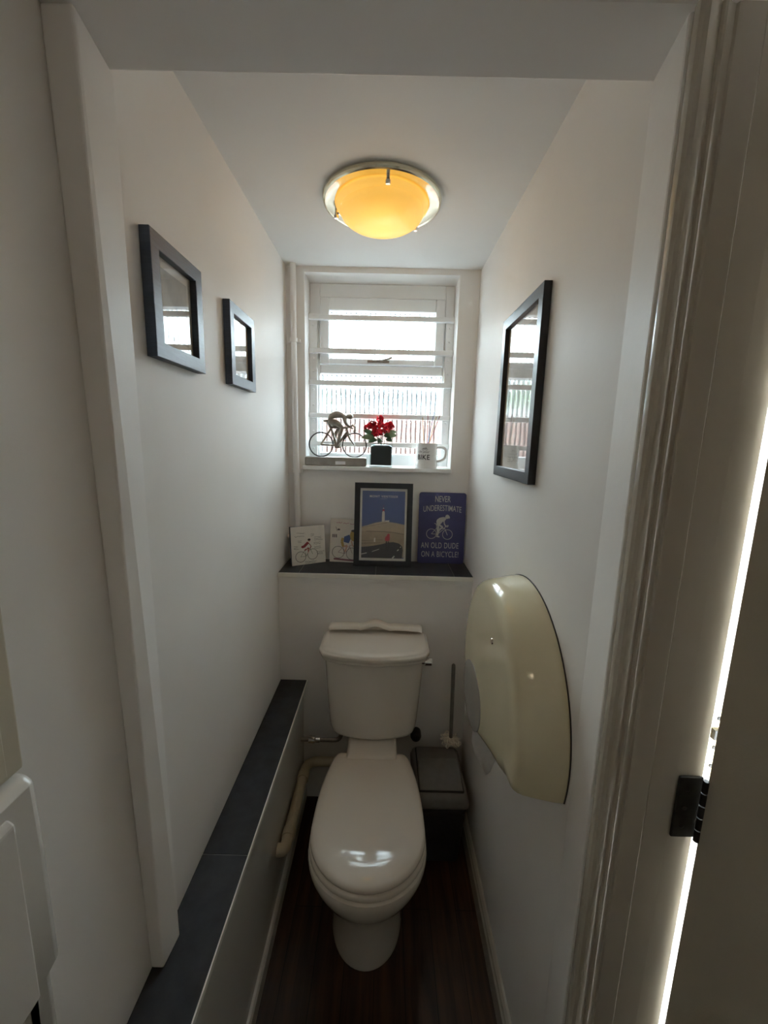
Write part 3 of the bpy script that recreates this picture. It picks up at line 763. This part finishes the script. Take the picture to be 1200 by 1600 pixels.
for i, (x, y, z, r) in enumerate(((-.010, -.006, .137, .019), (-.052, -.010, .104, .016), (-.066, -.012, .095, .015), (-.040, -.015, .113, .017), (.036, -.008, .108, .017), (.045, -.014, .096, .016), (.020, .006, .104, .016),
                                  (-.024, -.022, .090, .019), (.004, -.026, .098, .018), (-.030, -.024, .072, .018), (.022, -.026, .084, .017), (-.008, -.028, .075, .018), (-.006, .010, .112, .016))):
    blossom((x, y, z), r, i)
def leaf(base, tip, wd, m, curl=.01):
    bm = bmesh.new(); b, t = Vector(base), Vector(tip); d = t-b; s = d.cross(Vector((0, 1, .35))).normalized()
    L, Rr, Mi = [], [], []
    for i in range(7):
        u = i/6; wv = wd*math.sin(PI*min(1, u*.92+.06))**.8; p = b+d*u+Vector((0, -curl*math.sin(PI*u), curl*.6*math.sin(PI*u)))
        Mi.append(bm.verts.new(p)); L.append(bm.verts.new(p+s*wv+Vector((0, -.003, 0)))); Rr.append(bm.verts.new(p-s*wv+Vector((0, -.003, 0))))
    for i in range(6):
        bm.faces.new((Mi[i], Mi[i+1], L[i+1], L[i])); bm.faces.new((Mi[i], Rr[i], Rr[i+1], Mi[i+1]))
    o = obj('leaf', bm, m, bq, smooth=True); sm = o.modifiers.new('t', 'SOLIDIFY'); sm.thickness = .0006
for b, t, wd, m in (((-.03, -.02, .045), (-.090, -.028, .050), .013, LEAF2), ((-.03, -.02, .055), (-.082, -.02, .082), .012, LEAF), ((-.02, -.022, .04), (-.058, -.034, .030), .012, LEAF), ((0, -.024, .045), (-.012, -.036, .028), .011, LEAF),
                    ((.02, -.022, .045), (.048, -.032, .036), .012, LEAF), ((.02, -.02, .055), (.068, -.022, .062), .013, LEAF2), ((.025, -.01, .06), (.066, -.012, .080), .012, LEAF2), ((.01, -.024, .06), (.040, -.035, .055), .012, LEAF), ((-.04, -.01, .06), (-.07, .01, .065), .012, LEAF)):
    leaf(b, t, wd, m)
bm = bmesh.new()
for x, z in ((-.04, .10), (-.01, .13), (.03, .10), (.0, .08)): tube(bm, [(x*.2, -.005, -.008), (x*.5, -.006, z*.5), (x, -.008, z)], .0018, 6)
obj('stem', bm, LEAF, bq, smooth=True)

mg = thing('mug', 'white mug with black bike lettering on the right of the sill', 'mug', (.181, 1.890, SZ))
MR = .047
bm = bmesh.new()
lathe(bm, [(.0001, .0), (.050, .0), (.0515, .004), (.0505, .020), (MR+.0005, .026), (MR, .034), (MR, .104), (MR+.001, .110), (MR, .112), (MR-.003, .111), (MR-.004, .104), (MR-.004, .014), (.0001, .012)], 64)
obj('mug_body', bm, MUGW, mg, smooth=True, angle=30)
bm = bmesh.new()
hp = [(MR-.003, 0, .094)] + arc((MR+.008, 0, .096), (MR+.046, 0, .098), (MR+.040, 0, .062), 7) + arc((MR+.040, 0, .060), (MR+.036, 0, .034), (MR-.003, 0, .032), 7)
tube(bm, [(x*math.cos(-.15), x*math.sin(-.15), z) for x, y, z in hp], .0062, 12)
obj('mug_handle', bm, MUGW, mg, smooth=True)
def wrap(o, a0, rad=MR):
    for v in o.data.vertices:
        a = a0+v.co.x/rad; r = rad+.0003+(-v.co.y)
        v.co = Vector((r*math.sin(a), -r*math.cos(a), v.co.z))
A0 = -.42
lt = text('lettering', 'BIKE', .031, INK, mg, (0, 0, .049), xs=.92, thick=.0003, offset=.0006, spacing=1.1); wrap(lt, A0)
lt = text('lettering', 'On your', .0135, INKG, mg, (0, 0, .074), xs=1.15, thick=.0003, shear=.35); wrap(lt, A0)
bm = bmesh.new()
ring2(bm, (-.008, .0855), .0042, .0012, 0, .0003, 18); ring2(bm, (.007, .0855), .0042, .0012, 0, .0003, 18)
path2(bm, [(-.008, .0855), (-.004, .091), (.004, .091), (.007, .0855)], .0012, 0, .0003); path2(bm, [(-.004, .091), (0, .0855), (.004, .091), (.004, .094), (.007, .094)], .0011, 0, .0003)
o = obj('bicycle_emblem', bm, INKG, mg); wrap(o, A0+.15)

for nm, top, base, m, lab in (
        ('a', (.178, 1.878, 1.770), (.183, 1.880, 1.545), STICKR, 'dark red reed stick standing upright in the mug'),
        ('b', (.158, 1.905, 1.752), (.176, 1.900, 1.545), STICKT, 'tan reed stick leaning furthest left in the mug'),
        ('c', (.208, 1.900, 1.775), (.172, 1.905, 1.545), STICKB, 'blue tipped reed stick leaning a little right in the mug'),
        ('d', (.218, 1.882, 1.755), (.165, 1.885, 1.545), STICKT, 'tan reed stick leaning right, between blue and rightmost sticks'),
        ('e', (.234, 1.886, 1.760), (.158, 1.880, 1.545), STICKR, 'brown reed stick leaning furthest right in the mug')):
    bm = bmesh.new(); tube(bm, [base, top], .0016, 8); tag(obj('reed_stick', bm, m, smooth=True), lab, 'stick', 'reed sticks in the mug')

# ------------------------------------------------------------------ cards, poster and sign on the tiled ledge
LZ = 1.0865
def bike2(bm, bmr, c1, c2, r, y0, wr=.0018, wf=.0016):
    ring2(bm, c1, r, wr, y0); ring2(bm, c2, r, wr, y0)
    bb = ((c1[0]+c2[0])/2-.06*r, (c1[1]+c2[1])/2-.1*r); d = c2[0]-c1[0]
    seat = (bb[0]-.30*r, bb[1]+1.15*r); head = (c2[0]-.45*r, c2[1]+1.15*r)
    path2(bmr, [c1, bb, seat, head, bb], wf, y0); path2(bmr, [c1, seat], wf, y0); path2(bmr, [c2, head, (head[0]-.05*r, head[1]+.25*r), (head[0]+.35*r, head[1]+.3*r)], wf, y0)
    return bb, seat, head
def squiggle(bm, x, z, wd, y0, q, h=.0035, t=.0009):
    n = max(3, int(wd/.004)); pts = [(x+wd*i/n, z+q.uniform(-h/2, h/2)) for i in range(n+1)]
    path2(bm, pts, t, y0, .0003)

def card(name, label, loc, rot, wd, h, backm, split, fold):
    t = thing(name, label, 'card', loc, rot)
    bm = bmesh.new(); box(bm, -wd/2, wd/2, -.0006, 0, 0, h); obj('front_leaf', bm, CARDW, t)
    s = 1 if fold == 'right' else -1
    bm = bmesh.new(); box(bm, min(0, -s*wd), max(0, -s*wd), 0, .0006, 0, h)
    bmesh.ops.transform(bm, matrix=Matrix.Translation((s*wd/2, .0002, 0)) @ Matrix.Rotation(-s*math.radians(split), 4, 'Z'), verts=bm.verts[:])
    obj('back_leaf', bm, backm, t)
    return t
y0 = -.0006
c1 = card('greeting_card', 'white greeting card of a red shirted cyclist, at left end of ledge', (-.338, 1.782, LZ), (math.radians(-7), 0, math.radians(30)), .158, .172, CARDB, 9, 'right')
q = random.Random(2)
bk, rd, gr, hm = bmesh.new(), bmesh.new(), bmesh.new(), bmesh.new()
a, b = (-.038, .036), (.018, .043)
bb, seat, head = bike2(bk, gr, a, b, .0235, y0)
path2(rd, [seat, (.0, .073), (-.002, .056)], .006, y0-.0003); path2(rd, [(-.022, .080), (-.001, .098)], .012, y0-.0003); path2(rd, [(-.001, .098), (.012, .080), head], .003, y0-.0003)
disc2(rd, (-.026, .080), .008, .006, y0-.0003)
disc2(hm, (.004, .110), .007, .005, y0-.0004); sk = bmesh.new(); disc2(sk, (.004, .105), .0055, .005, y0-.0003); obj('face_print', sk, SKIN, c1); sk = bmesh.new(); path2(sk, [(-.012, .070), (.004, .066), (-.004, .050)], .004, y0-.0003)
for x, z, n, wd in ((-.062, .128, 1, .045), (-.052, .142, 1, .04), (.012, .133, 2, .02), (.028, .118, 3, .042), (.024, .094, 2, .04), (.026, .075, 2, .038), (.038, .052, 3, .036), (-.048, .108, 2, .02), (-.068, .085, 3, .022), (-.020, .012, 2, .06)):
    for k in range(n):
        tx = bmesh.new(); squiggle(tx, x, z-.0065*k, wd*q.uniform(.8, 1), y0, q, .004, .0012); obj('writing_print', tx, INKG, c1)
obj('bicycle_print', bk, INK, c1); obj('bicycle_frame_print', gr, INKGR, c1); obj('shirt_print', rd, INKR, c1); obj('helmet_print', hm, INK, c1); obj('skin_print', sk, SKIN, c1)

c2 = card('greeting_card', 'white card of a rider in blue, half hidden behind the framed poster', (-.168, 1.822, LZ), (math.radians(-7), 0, math.radians(-4)), .170, .200, CARDG, 5, 'left')
bk, gr, bl, yl, pk, br, tx, hm = [bmesh.new() for _ in range(8)]
a, b = (-.046, .045), (.020, .040)
bb, seat, head = bike2(bk, gr, a, b, .0275, y0)
path2(yl, [seat, (-.030, .095), (-.026, .112)], .012, y0-.0003); path2(br, [seat, (-.005, .078), (-.014, .048)], .007, y0-.0003)
poly2(bl, [(-.022, .094), (.002, .088), (.012, .112), (.004, .128), (-.020, .118)], y0-.0003)
disc2(yl, (.024, .124), .017, .026, y0-.0004); path2(br, [(.014, .100), (.020, .078), (.030, .072)], .0045, y0-.0003); disc2(hm, (.028, .146), .016, .006, y0-.0005)
obj('cap_print', hm, INKG, c2); hm = bmesh.new()
for k in range(3): path2(hm, [(-.072+.008*k, .128), (-.072+.008*k, .113)], .0045, y0)
obj('stripe_print', hm, INKG, c2); hm = bmesh.new(); disc2(hm, (-.046, .150), .007, .004, y0); path2(hm, [(-.060, .164), (-.056, .148), (-.052, .142)], .0016, y0)
poly2(tx, [(-.066, .018), (.07, .010), (.07, .002), (-.066, .010)], y0)
q = random.Random(9)
for k in range(3): squiggle(pk, -.058+.032*k, .182-.002*k, .027, y0, q, .006, .0018)
obj('bicycle_print', bk, INK, c2); obj('bicycle_frame_print', gr, INKMAU, c2); obj('shorts_print', bl, INKB, c2); obj('shirt_print', yl, INKY, c2); obj('title_print', pk, INKP, c2)
obj('leg_print', br, SKIN, c2); obj('bird_print', hm, INKG, c2); obj('ground_print', tx, INKMAU, c2)

pw, ph, pb = .258, .372, .0245
ps = thing('framed_poster', 'black framed mountain cycling poster with white tower standing on the ledge', 'poster', (-.009, 1.782, LZ), (math.radians(-7.5), 0, 0))
bm = bmesh.new()
mitre(bm, [(0, 0), (0, -.017), (.001, -.018), (pb-.001, -.018), (pb, -.017), (pb, 0)], -pw/2, pw/2, 0, ph, lambda u, v, d: (u, d, v))
obj('frame', bm, BLACKF, ps)
obj('mount', B(-pw/2+pb, pw/2-pb, -.007, -.001, pb, ph-pb), PWHITE, ps)
px0, px1, pz0, pz1 = -.0955, .0955, pb+.011, ph-pb-.011
PW, PH = px1-px0, pz1-pz0
def U(u, v): return (px0+u*PW, pz0+(1-v)*PH)     # u right, v down, 0..1
yp = -.007
bm = bmesh.new(); box(bm, px0, px1, yp-.0004, yp, pz0, pz1); art = obj('print', bm, SKYB, ps)
y1_, y2_, y3_, y4_ = yp-.0005, yp-.0008, yp-.0011, yp-.0014
bm = bmesh.new(); poly2(bm, [U(0, .535), U(.12, .515), U(.3, .475), U(.45, .455), U(.6, .455), U(.8, .47), U(1, .495), U(1, .86), U(0, .86)], y1_); obj('hill_print', bm, SAND2, art)
bm = bmesh.new(); poly2(bm, [U(0, .60), U(.3, .602), U(.55, .600), U(.75, .612), U(1, .635), U(1, .99), U(0, .86)], y2_); obj('slope_print', bm, SAND, art)
bm = bmesh.new(); path2(bm, [U(0, .545), U(.25, .515), U(.6, .468)], .0012, y2_); path2(bm, [U(.1, .602), U(.5, .600), U(.75, .612), U(1, .637)], .0022, y3_); path2(bm, [U(0, .745), U(.5, .725)], .0012, y3_); path2(bm, [U(0, .785), U(.45, .77)], .0014, y3_)
obj('contour_print', bm, INKG, art)
bm = bmesh.new(); poly2(bm, [U(0, .838), U(.2, .825), U(.45, .795), U(.62, .765), U(.75, .755), U(.88, .775), U(.96, .82), U(.975, .88), U(.955, 1), U(0, 1)], y3_); obj('road_print', bm, ROAD, art)
for a, b, w_ in (((.0, .945), (.13, .925), .0032), ((.25, .905), (.42, .865), .0022), ((.73, 1.0), (.78, .965), .006), ((.84, .885), (.88, .865), .004), ((.91, .835), (.93, .822), .003)):
    bm = bmesh.new(); line2(bm, U(*a), U(*b), w_, y4_); obj('road_marking_print', bm, PWHITE, art)
bm = bmesh.new()
poly2(bm, [U(.465, .455), U(.47, .315), U(.485, .295), U(.515, .295), U(.53, .315), U(.535, .455)], y2_); poly2(bm, [U(.48, .262), U(.50, .245), U(.52, .262)], y2_); poly2(bm, [U(.54, .455), U(.55, .435), U(.60, .435), U(.64, .43), U(.64, .455)], y2_)
obj('tower_print', bm, PWHITE, art)
bm = bmesh.new(); poly2(bm, [U(.29, .76), U(.293, .70), U(.325, .70), U(.328, .76)], y4_); obj('post_print', bm, PWHITE, art)
bm = bmesh.new(); poly2(bm, [U(.478, .295), U(.475, .275), U(.525, .275), U(.522, .295)], y2_); poly2(bm, [U(.498, .245), U(.498, .205), U(.502, .205), U(.502, .245)], y2_); obj('tower_top_print', bm, PRED, art)
bm = bmesh.new(); poly2(bm, [U(.55, .735), U(.555, .69), U(.60, .655), U(.65, .655), U(.665, .69), U(.655, .735), U(.60, .745)], y4_); disc2(bm, U(.63, .652), .006, .006, y4_); obj('rider_shirt_print', bm, PRED, art)
bm = bmesh.new(); path2(bm, [U(.59, .745), U(.575, .80), U(.60, .85)], .0055, y4_); path2(bm, [U(.63, .745), U(.645, .80), U(.63, .84)], .0045, y4_); ring2(bm, U(.545, .865), .013, .0018, y4_); ring2(bm, U(.64, .875), .013, .0018, y4_); path2(bm, [U(.545, .865), U(.60, .83), U(.64, .875)], .0015, y4_)
obj('rider_bicycle_print', bm, INK, art)
text('lettering', 'MONT VENTOUX', .0135, PWHITE, art, (px0+.5*PW, y1_, pz0+.918*PH), xs=1.0, thick=.0003, offset=.0003, spacing=1.25)
bm = bmesh.new(); q = random.Random(4); squiggle(bm, px0+.42*PW, pz0+.885*PH, .03, y1_, q, .002, .0009); obj('small_writing_print', bm, LABEL, art)
obj('glass', B(-pw/2+pb, pw/2-pb, -.0115, -.0105, pb, ph-pb), PICGLASS, ps)

sg = thing('tin_sign', 'blue tin sign of a silver cyclist with joke lettering, right on ledge', 'sign', (.260, 1.842, LZ), (math.radians(-2.6), 0, 0))
sw, sh = .215, .330
bm = bmesh.new(); pts = []
for cx, cz, a0 in ((sw/2-.012, sh-.012, 0), (-sw/2+.012, sh-.012, PI/2), (-sw/2+.012, .012, PI), (sw/2-.012, .012, 1.5*PI)):
    for i in range(6):
        a = a0+PI/2*i/5; pts.append((cx+.012*math.cos(a), cz+.012*math.sin(a)))
prism(bm, pts, 'y', -.0012, 0); obj('panel', bm, SIGNB, sg)
ys = -.0013
text('lettering', 'NEVER', .040, SIGNS, sg, (0, ys, .299), xs=.60, offset=.0002)
t_ = text('lettering', 'UNDERESTIMATE', .038, SIGNS, sg, (0, ys, .257), xs=.60, offset=.0001)
for v in t_.data.vertices: v.co.z -= .9*v.co.x**2 - .001
text('lettering', 'AN OLD DUDE', .038, SIGNS, sg, (-.005, ys, .0835), xs=.62, spacing=1.12)
text('lettering', 'ON A BICYCLE!', .038, SIGNS, sg, (-.003, ys, .042), xs=.62, spacing=1.08)
bm = bmesh.new()
def S(x, z): return ((x-545)*.000243, .330-(z-92)*.000252)
ring2(bm, S(355, 850), .0225, .0024, ys); ring2(bm, S(660, 858), .0225, .0024, ys)
for pp, w_ in (([(355, 850), (470, 858), (445, 690)], .0022), ([(355, 850), (455, 740)], .002), ([(470, 858), (600, 745), (445, 740)], .0026), ([(660, 870), (600, 740), (620, 700), (670, 690)], .003), ([(405, 655), (440, 668), (450, 700)], .003), ([(672, 690), (655, 718), (625, 712)], .003)):
    path2(bm, [S(*p) for p in pp], w_, ys)
poly2(bm, [S(*p) for p in ((440, 620), (455, 585), (500, 552), (570, 535), (620, 545), (625, 575), (590, 620), (560, 625), (530, 660), (500, 690), (455, 690))], ys)
path2(bm, [S(585, 590), S(592, 660), S(628, 715)], .0052, ys); path2(bm, [S(475, 670), S(565, 725), S(560, 735)], .0085, ys); path2(bm, [S(480, 690), S(478, 800), S(470, 880)], .0082, ys); path2(bm, [S(560, 730), S(500, 780), S(478, 850)], .006, ys); path2(bm, [S(450, 895), S(512, 905)], .0055, ys)
disc2(bm, S(645, 530), .0095, .0095, ys); path2(bm, [S(655, 520), S(688, 535), S(680, 562)], .004, ys); path2(bm, [S(610, 560), S(640, 545)], .008, ys)
obj('cyclist_emblem', bm, SIGNS, sg)

# ------------------------------------------------------------------ units on the lobby wall at left
cb = thing('wall_cabinet', 'cream wall cabinet cut by the left edge of view, above white unit', 'cabinet', (XL, .398, 1.275))
bm = bmesh.new(); prism(bm, [(0.001, .035), (.047, -.004), (.047, .42), (.001, .42)], 'y', -.30, .004); obj('cabinet_body', bm, CREAMG, cb, bevel=.003)
obj('cabinet_door', B(.047, .052, -.30, -.020, .004, .41), CREAMG, cb, bevel=.002)
wu = thing('wall_unit', 'glossy white rounded wall unit at left edge, below cream cabinet', 'unit', (XL, .405, .018))
bm = bmesh.new(); prism(bm, [(.001, 1.250), (.030, 1.250), (.050, 1.246), (.058, 1.236), (.060, 1.15), (.060, .995), (.046, .968), (.046, .60), (.001, .60)], 'y', -.32, 0)
obj('unit_body', bm, GLOSSW, wu, bevel=.012, seg=4, smooth=True, angle=30)
bm = bmesh.new(); prism(bm, [(.058, 1.225), (.066, 1.218), (.066, .99), (.052, .966), (.052, .62), (.046, .62), (.046, .966), (.058, .985)], 'y', -.31, -.040); obj('unit_door', bm, GLOSSW, wu, bevel=.003)
